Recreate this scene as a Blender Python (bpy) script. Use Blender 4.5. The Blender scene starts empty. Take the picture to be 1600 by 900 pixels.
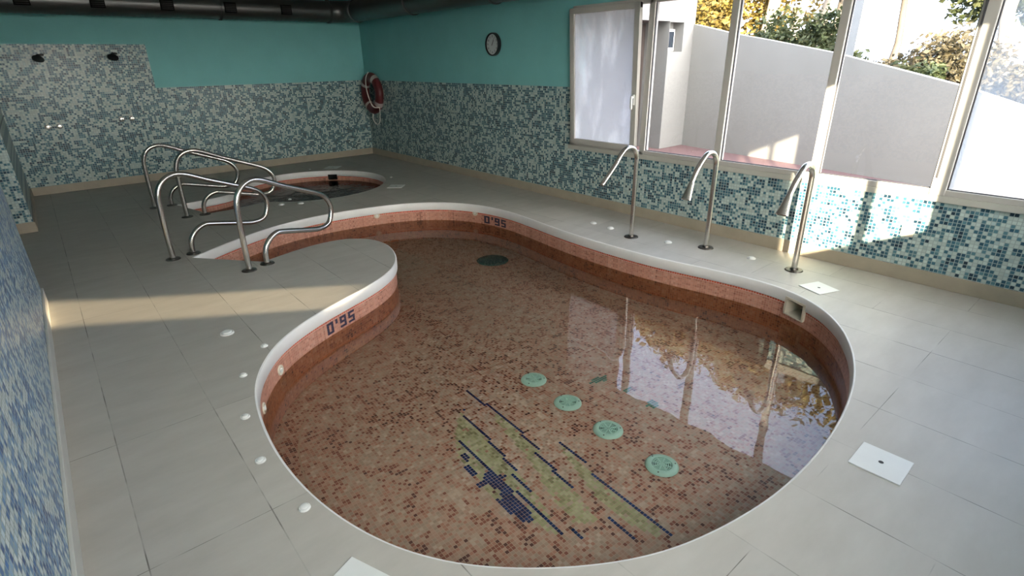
import bpy, bmesh, math, random
from mathutils import Vector, Matrix
from mathutils.geometry import tessellate_polygon

random.seed(7)
SC = bpy.context.scene
C = SC.collection
PI = math.pi

# ------------------------------------------------------------------ room sizes (metres)
XR, XL, YE, YN = 4.681, -0.288, 9.564, -0.62
ZC = 2.62                       # ceiling
DADO, DADO_HI, XHI = 1.283, 1.85, 1.44
WATER, FLOOR_P = -0.222, -0.46  # water level and pool floor
TILE = 0.025
CAM_H = 1.575

# ------------------------------------------------------------------ material helpers
def new_mat(name):
    m = bpy.data.materials.new(name); m.use_nodes = True
    nt = m.node_tree
    for n in list(nt.nodes): nt.nodes.remove(n)
    return m, nt

class NT:
    def __init__(s, nt): s.nt = nt
    def n(s, t, **kw):
        x = s.nt.nodes.new(t)
        for k, v in kw.items(): setattr(x, k, v)
        return x
    def l(s, a, b): s.nt.links.new(a, b)
    def m(s, op, a, b=None, c=None):
        x = s.n('ShaderNodeMath', operation=op)
        for i, v in enumerate((a, b, c)):
            if v is None: continue
            if isinstance(v, (int, float)): x.inputs[i].default_value = v
            else: s.l(v, x.inputs[i])
        return x.outputs[0]
    def v(s, op, a, b=None):
        x = s.n('ShaderNodeVectorMath', operation=op)
        for i, w in enumerate((a, b)):
            if w is None: continue
            if isinstance(w, (tuple, list)): x.inputs[i].default_value = w
            else: s.l(w, x.inputs[i])
        return x.outputs[0]
    def mix(s, f, a, b):
        x = s.n('ShaderNodeMix', data_type='RGBA')
        for i, w in ((0, f), (6, a), (7, b)):
            if isinstance(w, (int, float)): x.inputs[i].default_value = w
            elif isinstance(w, (tuple, list)): x.inputs[i].default_value = (w[0], w[1], w[2], 1)
            else: s.l(w, x.inputs[i])
        return x.outputs[2]
    def ramp(s, f, stops, interp='CONSTANT'):
        x = s.n('ShaderNodeValToRGB'); cr = x.color_ramp; cr.interpolation = interp
        while len(cr.elements) < len(stops): cr.elements.new(0.5)
        for e, (p, c) in zip(cr.elements, stops):
            e.position = p; e.color = (c[0], c[1], c[2], 1)
        s.l(f, x.inputs[0]); return x.outputs[0]
    def xyz(s, a):
        x = s.n('ShaderNodeSeparateXYZ'); s.l(a, x.inputs[0]); return x.outputs
    def comb(s, a, b, c=0.0):
        x = s.n('ShaderNodeCombineXYZ')
        for i, w in enumerate((a, b, c)):
            if isinstance(w, (int, float)): x.inputs[i].default_value = w
            else: s.l(w, x.inputs[i])
        return x.outputs[0]
    def noise(s, vec, scale=5.0, detail=2.0, rough=0.5):
        x = s.n('ShaderNodeTexNoise'); s.l(vec, x.inputs['Vector'])
        x.inputs['Scale'].default_value = scale; x.inputs['Detail'].default_value = detail
        x.inputs['Roughness'].default_value = rough
        return x.outputs[0]
    def white(s, vec):
        x = s.n('ShaderNodeTexWhiteNoise', noise_dimensions='3D'); s.l(vec, x.inputs['Vector'])
        return x.outputs['Value'], x.outputs['Color']
    def out(s, sh):
        o = s.n('ShaderNodeOutputMaterial'); s.l(sh, o.inputs[0])
    def bsdf(s, col, rough=0.5, metal=0.0, spec=0.5, normal=None):
        b = s.n('ShaderNodeBsdfPrincipled')
        if isinstance(col, (tuple, list)): b.inputs['Base Color'].default_value = (col[0], col[1], col[2], 1)
        else: s.l(col, b.inputs['Base Color'])
        if isinstance(rough, (int, float)): b.inputs['Roughness'].default_value = rough
        else: s.l(rough, b.inputs['Roughness'])
        b.inputs['Metallic'].default_value = metal
        b.inputs['Specular IOR Level'].default_value = spec
        if normal is not None: s.l(normal, b.inputs['Normal'])
        return b.outputs[0]

def plain(name, col, rough=0.5, metal=0.0, spec=0.5, var=0.06, scale=8.0):
    """a plain procedural material with a little cloudy variation"""
    m, nt = new_mat(name); k = NT(nt)
    tc = k.n('ShaderNodeTexCoord')
    f = k.noise(tc.outputs['Object'], scale, 4)
    lo = tuple(max(0, c*(1-var)) for c in col); hi = tuple(min(1, c*(1+var)) for c in col)
    c = k.ramp(f, [(0.25, lo), (0.75, hi)], 'LINEAR')
    k.out(k.bsdf(c, rough, metal, spec)); return m

def mosaic_color(k, uv, pitch, stops, grout, gw, cluster=0.55, cscale=0.28, jitter=0.12, big=0.0):
    """random-coloured square tiles: uv in metres"""
    s = k.v('MULTIPLY', uv, (1/pitch,)*3)
    cell = k.v('FLOOR', s); fr = k.v('FRACTION', s)
    wv, wc = k.white(cell)
    sep = k.n('ShaderNodeSeparateColor'); k.l(wc, sep.inputs[0])
    nz = k.noise(k.v('MULTIPLY', cell, (cscale, cscale, cscale)), 1.0, 2)
    nz = k.m('MULTIPLY_ADD', nz, 2.2, -0.6)
    t = k.m('ADD', k.m('MULTIPLY', wv, 1-cluster), k.m('MULTIPLY', nz, cluster))
    if big:
        nb = k.noise(k.v('MULTIPLY', uv, (1.3, 1.3, 1.3)), 1.0, 3)
        t = k.m('ADD', t, k.m('MULTIPLY_ADD', nb, big*2, -big))
    col = k.ramp(t, stops)
    jt = k.m('MULTIPLY_ADD', sep.outputs[1], jitter*2, 1-jitter)
    hs = k.n('ShaderNodeHueSaturation'); k.l(col, hs.inputs['Color']); k.l(jt, hs.inputs['Value'])
    hs.inputs['Saturation'].default_value = 1.0
    f = k.xyz(fr)
    ex = k.m('MINIMUM', f[0], k.m('SUBTRACT', 1.0, f[0])); ey = k.m('MINIMUM', f[1], k.m('SUBTRACT', 1.0, f[1]))
    g = k.m('LESS_THAN', k.m('MINIMUM', ex, ey), gw)
    return k.mix(g, hs.outputs[0], grout)

WHITE_T = (0.53, 0.625, 0.58); WHITE_T2 = (0.41, 0.53, 0.52)
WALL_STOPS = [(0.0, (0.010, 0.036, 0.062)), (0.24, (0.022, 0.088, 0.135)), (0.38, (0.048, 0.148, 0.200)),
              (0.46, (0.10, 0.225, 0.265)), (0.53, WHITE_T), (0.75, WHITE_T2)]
COOL_CAST_STOPS = [(0.0, (0.022, 0.090, 0.30)), (0.26, (0.050, 0.175, 0.43)), (0.38, (0.11, 0.27, 0.52)),
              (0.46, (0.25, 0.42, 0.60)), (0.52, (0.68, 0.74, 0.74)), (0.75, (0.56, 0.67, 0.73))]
PAINT = (0.24, 0.60, 0.59)

def wall_mat(name, axis, hi=False, stops=None):
    """teal paint above a mosaic dado; axis is the horizontal wall direction (0 = x, 1 = y)"""
    m, nt = new_mat(name); k = NT(nt)
    p = k.xyz(k.n('ShaderNodeNewGeometry').outputs['Position'])
    uv = k.comb(p[axis], k.m('SUBTRACT', p[2], 0.008), 3.7*axis+0.5)
    mos = mosaic_color(k, uv, TILE, stops or WALL_STOPS, (0.38, 0.46, 0.43), 0.085, cluster=0.62, cscale=0.42)
    pn = k.noise(k.comb(p[0], p[1], p[2]), 3.0, 4)
    paint = k.mix(pn, tuple(c*0.92 for c in PAINT), tuple(c*1.08 for c in PAINT))
    isup = k.m('GREATER_THAN', p[2], DADO)
    if hi:
        lim = k.m('MULTIPLY_ADD', k.m('LESS_THAN', p[0], XHI), DADO_HI-DADO, DADO)
        isup = k.m('GREATER_THAN', p[2], lim)
    col = k.mix(isup, mos, paint)
    rough = k.m('MULTIPLY_ADD', isup, 0.32, 0.30)
    k.out(k.bsdf(col, rough, 0, 0.4)); return m

def floor_mat():
    m, nt = new_mat('grey_stone_floor_tiles'); k = NT(nt)
    p = k.xyz(k.n('ShaderNodeNewGeometry').outputs['Position'])
    u = k.m('DIVIDE', k.m('ADD', p[0], 0.104), 0.4055); iu = k.m('FLOOR', u)
    w1, _ = k.white(k.comb(iu, 3.0, 1.0))
    v = k.m('ADD', k.m('DIVIDE', k.m('SUBTRACT', p[1], 0.095), 0.86), k.m('MULTIPLY', k.m('ROUND', k.m('MULTIPLY', w1, 2.0)), 0.5)); iv = k.m('FLOOR', v)
    fu = k.m('FRACT', u); fv = k.m('FRACT', v)
    du = k.m('MULTIPLY', k.m('MINIMUM', fu, k.m('SUBTRACT', 1.0, fu)), 0.4055)
    dv = k.m('MULTIPLY', k.m('MINIMUM', fv, k.m('SUBTRACT', 1.0, fv)), 0.86)
    wear = k.noise(k.comb(p[0], p[1], 0.0), 5.0, 3)
    gu = k.m('MULTIPLY', k.m('LESS_THAN', du, 0.0022), k.ramp(wear, [(0.38, (.12,)*3), (0.66, (.95,)*3)], 'LINEAR'))
    gv = k.m('MULTIPLY', k.m('LESS_THAN', dv, 0.0016), k.ramp(wear, [(0.4, (0,)*3), (0.62, (.8,)*3)], 'LINEAR'))
    g = k.m('MAXIMUM', gu, gv)
    w2, _ = k.white(k.comb(iu, iv, 7.0))
    vein = k.noise(k.comb(k.m('MULTIPLY', p[0], 1.0), k.m('MULTIPLY', p[1], 2.6), 0.0), 3.2, 6, 0.6)
    base = k.ramp(vein, [(0.2, (0.42, 0.392, 0.345)), (0.5, (0.47, 0.44, 0.392)), (0.8, (0.52, 0.49, 0.44))], 'LINEAR')
    hs = k.n('ShaderNodeHueSaturation'); k.l(base, hs.inputs['Color'])
    k.l(k.m('MULTIPLY_ADD', w2, 0.10, 0.95), hs.inputs['Value'])
    col = k.mix(g, hs.outputs[0], (0.10, 0.085, 0.07))
    k.out(k.bsdf(col, 0.42, 0, 0.45)); return m

PT = 0.0186                      # pool tile pitch
POOL_STOPS = [(0.0, (0.13, 0.055, 0.045)), (0.21, (0.28, 0.110, 0.073)), (0.33, (0.45, 0.25, 0.180)),
              (0.45, (0.49, 0.34, 0.26)), (0.60, (0.47, 0.38, 0.295)), (0.76, (0.56, 0.47, 0.385))]
def pool_floor_mat(name, stops, grout=(0.56, 0.45, 0.35), **kw):
    m, nt = new_mat(name); k = NT(nt)
    p = k.xyz(k.n('ShaderNodeNewGeometry').outputs['Position'])
    c, s = math.cos(math.radians(3)), math.sin(math.radians(3))
    u = k.m('SUBTRACT', k.m('MULTIPLY', p[0], c), k.m('MULTIPLY', p[1], s))
    v = k.m('ADD', k.m('MULTIPLY', p[0], s), k.m('MULTIPLY', p[1], c))
    col = mosaic_color(k, k.comb(u, v, 2.5), PT, stops, grout, 0.06, **kw)
    k.out(k.bsdf(col, 0.35, 0, 0.3)); return m

def pool_wall_mat(name, stops, grout, pitch=PT, **kw):
    m, nt = new_mat(name); k = NT(nt)
    uv = k.n('ShaderNodeUVMap'); uv.uv_map = 'UVMap'
    q = k.xyz(uv.outputs[0])
    col = mosaic_color(k, k.comb(q[0], q[1], 1.5), pitch, stops, grout, 0.07, **kw)
    k.out(k.bsdf(col, 0.35, 0, 0.3)); return m

def water_mat(name, tint, bump, scale, rough=0.0, deep=4.0):
    m, nt = new_mat(name); k = NT(nt)
    tc = k.n('ShaderNodeNewGeometry')
    q = k.xyz(tc.outputs['Position'])
    nz = k.noise(k.comb(q[0], q[1], 0.0), scale, 2, 0.45)
    b = k.n('ShaderNodeBump'); b.inputs['Strength'].default_value = bump; b.inputs['Distance'].default_value = 0.02
    k.l(nz, b.inputs['Height'])
    fr = k.n('ShaderNodeFresnel'); k.l(k.m('MULTIPLY_ADD', tc.outputs['Backfacing'], 1/1.40-1.40, 1.40), fr.inputs['IOR']); k.l(b.outputs[0], fr.inputs['Normal'])
    lw = k.n('ShaderNodeLayerWeight'); lw.inputs['Blend'].default_value = 0.5
    path = k.m('POWER', lw.outputs['Facing'], 1.6)          # a longer way through the water at low angles
    t = k.n('ShaderNodeBsdfTransparent'); k.l(k.mix(path, tint, tuple(c**deep for c in tint)), t.inputs[0])
    g = k.n('ShaderNodeBsdfGlossy'); g.inputs['Roughness'].default_value = rough; k.l(b.outputs[0], g.inputs['Normal'])
    x = k.n('ShaderNodeMixShader'); k.l(fr.outputs[0], x.inputs[0]); k.l(t.outputs[0], x.inputs[1]); k.l(g.outputs[0], x.inputs[2])
    k.out(x.outputs[0]); return m

def glass_mat(name, haze=None):
    m, nt = new_mat(name); k = NT(nt)
    lw = k.n('ShaderNodeLayerWeight'); lw.inputs['Blend'].default_value = 0.5
    fac = k.m('MULTIPLY_ADD', k.m('POWER', lw.outputs['Facing'], 5.0), 0.5, 0.022)
    t = k.n('ShaderNodeBsdfTransparent'); t.inputs[0].default_value = (.985, .99, .99, 1)
    g = k.n('ShaderNodeBsdfGlossy'); g.inputs['Roughness'].default_value = 0.0
    x = k.n('ShaderNodeMixShader'); k.l(fac, x.inputs[0]); k.l(t.outputs[0], x.inputs[1]); k.l(g.outputs[0], x.inputs[2])
    sh = x.outputs[0]
    if haze:
        p = k.xyz(k.n('ShaderNodeNewGeometry').outputs['Position'])
        nz = k.noise(k.comb(k.m('MULTIPLY', p[0], 3.0), k.m('MULTIPLY', p[1], 3.0), k.m('MULTIPLY', p[2], haze.get('zs', 1.0))), haze.get('scale', 1.6), 5, 0.6)
        f = k.ramp(nz, [(haze['a'], (haze['lo'],)*3), (haze['b'], (haze['hi'],)*3)], 'LINEAR')
        tr = k.n('ShaderNodeBsdfTranslucent'); tr.inputs[0].default_value = (*haze['col'], 1)
        df = k.n('ShaderNodeBsdfDiffuse'); df.inputs[0].default_value = (*haze['col'], 1)
        y = k.n('ShaderNodeMixShader'); y.inputs[0].default_value = 0.35
        k.l(tr.outputs[0], y.inputs[1]); k.l(df.outputs[0], y.inputs[2])
        z = k.n('ShaderNodeMixShader'); k.l(f, z.inputs[0]); k.l(sh, z.inputs[1]); k.l(y.outputs[0], z.inputs[2])
        sh = z.outputs[0]
    k.out(sh); return m

def leaf_mat(name, stops):
    m, nt = new_mat(name); k = NT(nt)
    p = k.n('ShaderNodeNewGeometry').outputs['Position']
    nz = k.noise(p, 2.2, 5, 0.7)
    col = k.ramp(nz, stops, 'LINEAR')
    b = k.n('ShaderNodeBsdfPrincipled'); k.l(col, b.inputs['Base Color']); b.inputs['Roughness'].default_value = 0.6
    t = k.n('ShaderNodeBsdfTranslucent'); k.l(col, t.inputs[0])
    x = k.n('ShaderNodeMixShader'); x.inputs[0].default_value = 0.3; k.l(b.outputs[0], x.inputs[1]); k.l(t.outputs[0], x.inputs[2])
    k.out(x.outputs[0]); return m

M = {}
M['wall_y'] = wall_mat('mosaic_and_teal_wall', 1)
M['wall_x'] = wall_mat('mosaic_and_teal_end_wall', 0, True)
M['wall_x2'] = wall_mat('mosaic_and_teal_return_wall', 0)
M['wall_left'] = wall_mat('blue_mosaic_wall', 1, False, COOL_CAST_STOPS)  # bluer copy of the wall tiles; the light's cool cast is in the colour
M['floor'] = floor_mat()
M['ceiling'] = plain('ceiling_paint', (0.66, 0.66, 0.64), 0.8)
M['plaster'] = plain('outside_white_render', (0.255, 0.246, 0.228), 0.85, var=0.04, scale=2)
M['annex'] = plain('annex_white_render', (0.165, 0.163, 0.160), 0.85, var=0.03, scale=2)
M['terracotta'] = plain('terracotta_terrace', (0.145, 0.082, 0.080), 0.8, var=0.12, scale=3)
M['earth'] = plain('dry_earth', (0.20, 0.16, 0.10), 0.9, var=0.2)
M['base'] = plain('beige_stone_skirting', (0.42, 0.36, 0.27), 0.45, var=0.08)
M['base_left'] = plain('pale_stone_skirting', (0.62, 0.60, 0.54), 0.45, var=0.05)
M['coping'] = plain('white_coping_edge', (0.80, 0.785, 0.76), 0.4, var=0.03)
M['pool_floor'] = pool_floor_mat('pool_floor_mosaic', POOL_STOPS, big=0.16)
OLIVE = [(0.0, (0.30, 0.32, 0.17)), (0.35, (0.40, 0.43, 0.24)), (0.6, (0.48, 0.50, 0.31))]
M['olive'] = pool_floor_mat('olive_mosaic_tiles', OLIVE, (0.45, 0.44, 0.30))
M['blue'] = pool_floor_mat('navy_mosaic_tiles', [(0.0, (0.005, 0.028, 0.125)), (0.5, (0.008, 0.045, 0.18))], (0.006, 0.03, 0.10))
M['navy_dark'] = plain('dark_navy_numeral_tiles', (0.020, 0.016, 0.045), 0.35)
M['teal'] = pool_floor_mat('teal_mosaic_tiles', [(0.0, (0.02, 0.16, 0.11)), (0.5, (0.04, 0.24, 0.17))], (0.25, 0.25, 0.17))
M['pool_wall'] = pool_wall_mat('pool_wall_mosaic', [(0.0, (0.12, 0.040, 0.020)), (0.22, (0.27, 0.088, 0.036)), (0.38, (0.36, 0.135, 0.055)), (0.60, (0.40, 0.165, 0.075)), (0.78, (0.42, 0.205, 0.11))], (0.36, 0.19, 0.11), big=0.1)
M['pool_wall_top'] = pool_wall_mat('chalky_waterline_mosaic', [(0.0, (0.30, 0.12, 0.08)), (0.18, (0.46, 0.20, 0.14)), (0.45, (0.54, 0.26, 0.185)), (0.75, (0.58, 0.31, 0.23))], (0.56, 0.33, 0.25), big=0.1)  # paler than the wall below; the water's dimming is put into the colours
M['band'] = pool_wall_mat('orange_edge_tiles', [(0.0, (0.52, 0.085, 0.045)), (0.5, (0.58, 0.12, 0.06)), (0.75, (0.55, 0.17, 0.10))], (0.74, 0.58, 0.50), 0.021)
M['seam'] = plain('light_grout_seam', (0.46, 0.37, 0.27), 0.6)
M['water'] = water_mat('pool_water', (0.905, 0.875, 0.845), 0.09, 3.2, 0.0, 8.0)
M['tub_water'] = water_mat('hot_tub_water', (0.42, 0.33, 0.30), 0.55, 6.5, 0.02, 2.5)
M['glass'] = glass_mat('window_glass')
M['frost'] = glass_mat('frosted_dirty_glass', dict(a=0.30, b=0.52, lo=0.70, hi=0.985, col=(0.66, 0.66, 0.67), zs=1.1, scale=2.2))
M['foggy'] = glass_mat('fogged_glass', dict(a=0.30, b=0.70, lo=0.08, hi=0.42, col=(0.52, 0.60, 0.66), zs=1.2, scale=1.2))
M['frame'] = plain('grey_white_aluminium', (0.50, 0.48, 0.44), 0.38, var=0.03)
M['gasket'] = plain('dark_rubber_gasket', (0.06, 0.06, 0.065), 0.6)
M['sill'] = plain('cream_window_sill', (0.52, 0.51, 0.45), 0.45, var=0.04)
M['steel'] = plain('brushed_steel', (0.62, 0.59, 0.55), 0.24, 1.0, var=0.05, scale=20)
M['steel_dark'] = plain('dull_steel_flange', (0.12, 0.105, 0.095), 0.35, 0.9, var=0.1, scale=20)
M['white_plastic'] = plain('white_plastic', (0.74, 0.74, 0.71), 0.32, var=0.03)
M['cream_plastic'] = plain('cream_plastic', (0.66, 0.60, 0.48), 0.4, var=0.04)
M['hole'] = plain('dark_slot', (0.02, 0.02, 0.02), 0.6)
M['aqua_plastic'] = plain('aqua_plastic_grille', (0.45, 0.78, 0.68), 0.35, var=0.04)
M['aqua_dark'] = plain('dark_grille_well', (0.04, 0.11, 0.10), 0.5)
M['drain'] = plain('dark_green_drain_cover', (0.018, 0.055, 0.052), 0.3)
M['duct'] = plain('black_ribbed_duct', (0.15, 0.15, 0.148), 0.32, 0.9, 0.5)
M['outlet'] = plain('matt_black_outlet', (0.006, 0.006, 0.006), 0.8, 0, 0.1)
M['duct_ring'] = plain('duct_flange_steel', (0.16, 0.15, 0.15), 0.35, 0.9)
M['ring'] = plain('dark_red_life_ring', (0.105, 0.012, 0.014), 0.45, var=0.1)
M['ring_band'] = plain('pale_reflective_band', (0.50, 0.42, 0.40), 0.5)
M['rope'] = plain('cream_rope', (0.80, 0.76, 0.69), 0.8)
M['black'] = plain('black_plastic', (0.008, 0.010, 0.012), 0.35)
M['face'] = plain('white_clock_face', (0.66, 0.68, 0.68), 0.5, var=0.02)
M['door_dark'] = plain('dark_brown_door', (0.028, 0.020, 0.018), 0.6)
M['pane_dark'] = plain('dark_annex_pane', (0.02, 0.025, 0.035), 0.15)
M['bark'] = plain('pale_eucalyptus_bark', (0.30, 0.25, 0.19), 0.8, var=0.18, scale=4)
M['bark_grey'] = plain('grey_bark', (0.10, 0.085, 0.07), 0.85, var=0.2, scale=4)
M['leaf_gold'] = leaf_mat('golden_leaves', [(0.3, (0.06, 0.045, 0.012)), (0.5, (0.20, 0.14, 0.03)), (0.7, (0.32, 0.25, 0.06))])
M['leaf_green'] = leaf_mat('green_leaves', [(0.3, (0.018, 0.030, 0.010)), (0.5, (0.055, 0.07, 0.025)), (0.7, (0.14, 0.135, 0.055))])
M['leaf_tan'] = leaf_mat('dry_leaves', [(0.3, (0.045, 0.036, 0.018)), (0.5, (0.105, 0.085, 0.045)), (0.7, (0.18, 0.145, 0.085))])
M['post'] = plain('grey_concrete_post', (0.10, 0.11, 0.125), 0.7)
M['roof'] = plain('roof_render', (0.42, 0.40, 0.38), 0.85)

# ------------------------------------------------------------------ object helpers
ORG = {}
def obj(name, bm, mat, parent=None, org=(0, 0, 0), smooth=False, label=None, up=False):
    """bmesh built in world coordinates -> ONE object (child of parent, or at org)"""
    o0 = Vector(ORG[parent.name]) if parent is not None else Vector(org)
    bmesh.ops.recalc_face_normals(bm, faces=bm.faces[:])
    if up:
        for f in bm.faces:
            f.normal_update()
            if f.normal.z < 0: f.normal_flip()
    bmesh.ops.translate(bm, verts=bm.verts[:], vec=-o0)
    me = bpy.data.meshes.new(name); bm.to_mesh(me); bm.free()
    if smooth:
        me.polygons.foreach_set('use_smooth', [True]*len(me.polygons))
    me.materials.append(M[mat])
    o = bpy.data.objects.new(name, me); C.objects.link(o)
    if smooth:
        try: me.set_sharp_from_angle(angle=math.radians(40))
        except Exception: pass
    if parent is not None: o.parent = parent
    else: o.location = o0
    ORG[o.name] = tuple(o0)
    if label: o['label'] = label
    return o
def thing(name, label, cat, org, group=None):
    o = bpy.data.objects.new(name, None); C.objects.link(o); o.location = org; o.empty_display_size = 0.05
    ORG[o.name] = tuple(org); return tag(o, label, cat, group)
def tag(o, label, cat, group=None, kind=None):
    o['label'] = label; o['category'] = cat
    if group: o['group'] = group
    if kind: o['kind'] = kind
    return o
def struct(name, bm, mat, parent=None, label=None, cat=None, up=False):
    o = obj(name, bm, mat, parent, up=up)
    if parent is None:
        o['kind'] = 'structure'
        if label: o['label'] = label
        if cat: o['category'] = cat
    return o
def B(): return bmesh.new()
def box(bm, x0, x1, y0, y1, z0, z1, bev=0.0):
    vs = [bm.verts.new((x, y, z)) for x in (x0, x1) for y in (y0, y1) for z in (z0, z1)]
    fs = [(0, 1, 3, 2), (4, 6, 7, 5), (0, 4, 5, 1), (2, 3, 7, 6), (0, 2, 6, 4), (1, 5, 7, 3)]
    faces = [bm.faces.new([vs[i] for i in f]) for f in fs]
    if bev > 0:
        es = list({e for f in faces for e in f.edges})
        bmesh.ops.bevel(bm, geom=es, offset=bev, segments=2, affect='EDGES', profile=0.6)
    return bm
def obox(bm, cx, cy, hx, hy, z0, z1, ang, bev=0.0):
    """box turned about z"""
    t = B(); box(t, -hx, hx, -hy, hy, z0, z1, bev)
    bmesh.ops.transform(t, matrix=Matrix.Translation((cx, cy, 0)) @ Matrix.Rotation(ang, 4, 'Z'), verts=t.verts[:])
    me = bpy.data.meshes.new('t'); t.to_mesh(me); t.free(); bm.from_mesh(me); bpy.data.meshes.remove(me); return bm
def lathe(bm, prof, c, axis=(0, 0, 1), seg=24, close=True):
    """profile [(r, h)] turned about axis through c"""
    q = Vector(axis).normalized().to_track_quat('Z', 'Y'); c = Vector(c)
    rings = []
    for r, h in prof:
        if r < 1e-6: rings.append([bm.verts.new(c + q @ Vector((0, 0, h)))])
        else: rings.append([bm.verts.new(c + q @ Vector((r*math.cos(2*PI*i/seg), r*math.sin(2*PI*i/seg), h))) for i in range(seg)])
    for a, b in zip(rings, rings[1:]):
        for i in range(seg):
            j = (i+1) % seg
            if len(a) == 1 and len(b) == 1: continue
            if len(a) == 1: bm.faces.new((a[0], b[i], b[j]))
            elif len(b) == 1: bm.faces.new((a[i], b[0], a[j]))
            else: bm.faces.new((a[i], b[i], b[j], a[j]))
    return bm
def frames(pts):
    out = []; up = None
    for i, p in enumerate(pts):
        d = (pts[min(i+1, len(pts)-1)] - pts[max(i-1, 0)]).normalized()
        if up is None:
            up = d.orthogonal().normalized()
        else:
            up = (up - d*up.dot(d)).normalized()
        out.append((d, up, d.cross(up)))
    return out
def tube(bm, pts, r, seg=12, caps=True, flat=None):
    pts = [Vector(p) for p in pts]
    fr = frames(pts); rings = []
    for i, (p, (d, u, w)) in enumerate(zip(pts, fr)):
        rr = r[i] if isinstance(r, (list, tuple)) else r
        rings.append([bm.verts.new(p + u*(rr*math.cos(2*PI*j/seg)) + w*(rr*math.sin(2*PI*j/seg))) for j in range(seg)])
    for a, b in zip(rings, rings[1:]):
        for j in range(seg):
            k = (j+1) % seg; bm.faces.new((a[j], b[j], b[k], a[k]))
    if caps:
        bm.faces.new(rings[0]); bm.faces.new(rings[-1][::-1])
    return bm
def catmull(pts, n=6, closed=False):
    P = [Vector(p) for p in pts]; N = len(P); out = []
    rng = range(N) if closed else range(N-1)
    for i in rng:
        p1, p2 = P[i], P[(i+1) % N]
        p0 = P[i-1] if (closed or i > 0) else p1*2-p2
        p3 = P[(i+2) % N] if (closed or i+2 < N) else p2*2-p1
        for k in range(n):
            t = k/n
            out.append(0.5*((2*p1)+(p2-p0)*t+(2*p0-5*p1+4*p2-p3)*t*t+(3*p1-p0-3*p2+p3)*t**3))
    if not closed: out.append(P[-1])
    return out
def smooth_pts(P, it=1):
    for _ in range(it):
        P = [P[0]] + [(P[i-1]+P[i]*2+P[i+1])/4 for i in range(1, len(P)-1)] + [P[-1]]
    return P
def inside(poly, x, y):
    c = False; j = len(poly)-1
    for i in range(len(poly)):
        xi, yi = poly[i][0], poly[i][1]; xj, yj = poly[j][0], poly[j][1]
        if (yi > y) != (yj > y) and x < (xj-xi)*(y-yi)/(yj-yi)+xi: c = not c
        j = i
    return c
def fill(bm, loops, z):
    """flat face with holes from loops of (x, y)"""
    L = [[Vector((p[0], p[1], 0)) for p in l] for l in loops]
    flat = [v for l in L for v in l]
    vs = [bm.verts.new((v.x, v.y, z)) for v in flat]
    for t in tessellate_polygon(L):
        try: bm.faces.new([vs[i] for i in t])
        except ValueError: pass
    return bm

# ------------------------------------------------------------------ outlines of the two pools (deck edge)
RIM = [(0.759, 5.305), (1.061, 5.517), (1.425, 5.745), (1.789, 5.875), (2.165, 5.915), (2.592, 5.875), (2.991, 5.785), (3.33, 5.635), (3.613, 5.355), (3.775, 4.975), (3.815, 4.57), (3.765, 4.13), (3.715, 3.75), (3.695, 3.349), (3.700, 2.969), (3.718, 2.615), (3.765, 2.33), (3.825, 2.081), (3.861, 1.826), (3.871, 1.627), (3.848, 1.47), (3.786, 1.305), (3.690, 1.148), (3.509, 0.975), (3.266, 0.833), (3.014, 0.735), (2.81, 0.674), (2.544, 0.620), (2.256, 0.590), (2.008, 0.586), (1.794, 0.598), (1.642, 0.622), (1.443, 0.664), (1.307, 0.708), (1.15, 0.778), (0.996, 0.878), (0.83, 1.016), (0.721, 1.130), (0.634, 1.252), (0.560, 1.389), (0.502, 1.551), (0.459, 1.738), (0.436, 1.925), (0.430, 2.135), (0.443, 2.340), (0.475, 2.560), (0.510, 2.700), (0.555, 2.826), (0.625, 2.961), (0.725, 3.106), (0.845, 3.228), (1.003, 3.338), (1.174, 3.434), (1.38, 3.526), (1.62, 3.622), (1.827, 3.740), (1.986, 3.880), (2.105, 4.055), (2.205, 4.303), (2.238, 4.560), (2.170, 4.780), (2.005, 4.915), (1.772, 4.945), (1.499, 4.885), (1.300, 4.805), (1.184, 4.776)]
rim = smooth_pts([Vector((x, y, 0)) for x, y in RIM], 1)
rim = [Vector((v.x, v.y)) for v in catmull(rim, 4)]           # last edge (back to the first point) stays straight: the entry edge
tc_, tr_ = Vector((2.735, 7.65)), 1.035
TUB = [Vector((1.06, 7.63)), Vector((1.25, 7.64)), Vector((1.50, 7.675)), Vector((1.72, 7.76)), Vector((1.88, 7.93))]
a0, a1 = math.radians(149), math.radians(-146)
TUB += [tc_ + tr_*Vector((math.cos(a0+(a1-a0)*i/26), math.sin(a0+(a1-a0)*i/26))) for i in range(27)]
TUB += [Vector((1.70, 6.955)), Vector((1.50, 6.905)), Vector((1.248, 6.912))]
tub = [Vector((v.x, v.y)) for v in catmull(smooth_pts([Vector((p.x, p.y, 0)) for p in TUB], 1), 3)]

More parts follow.
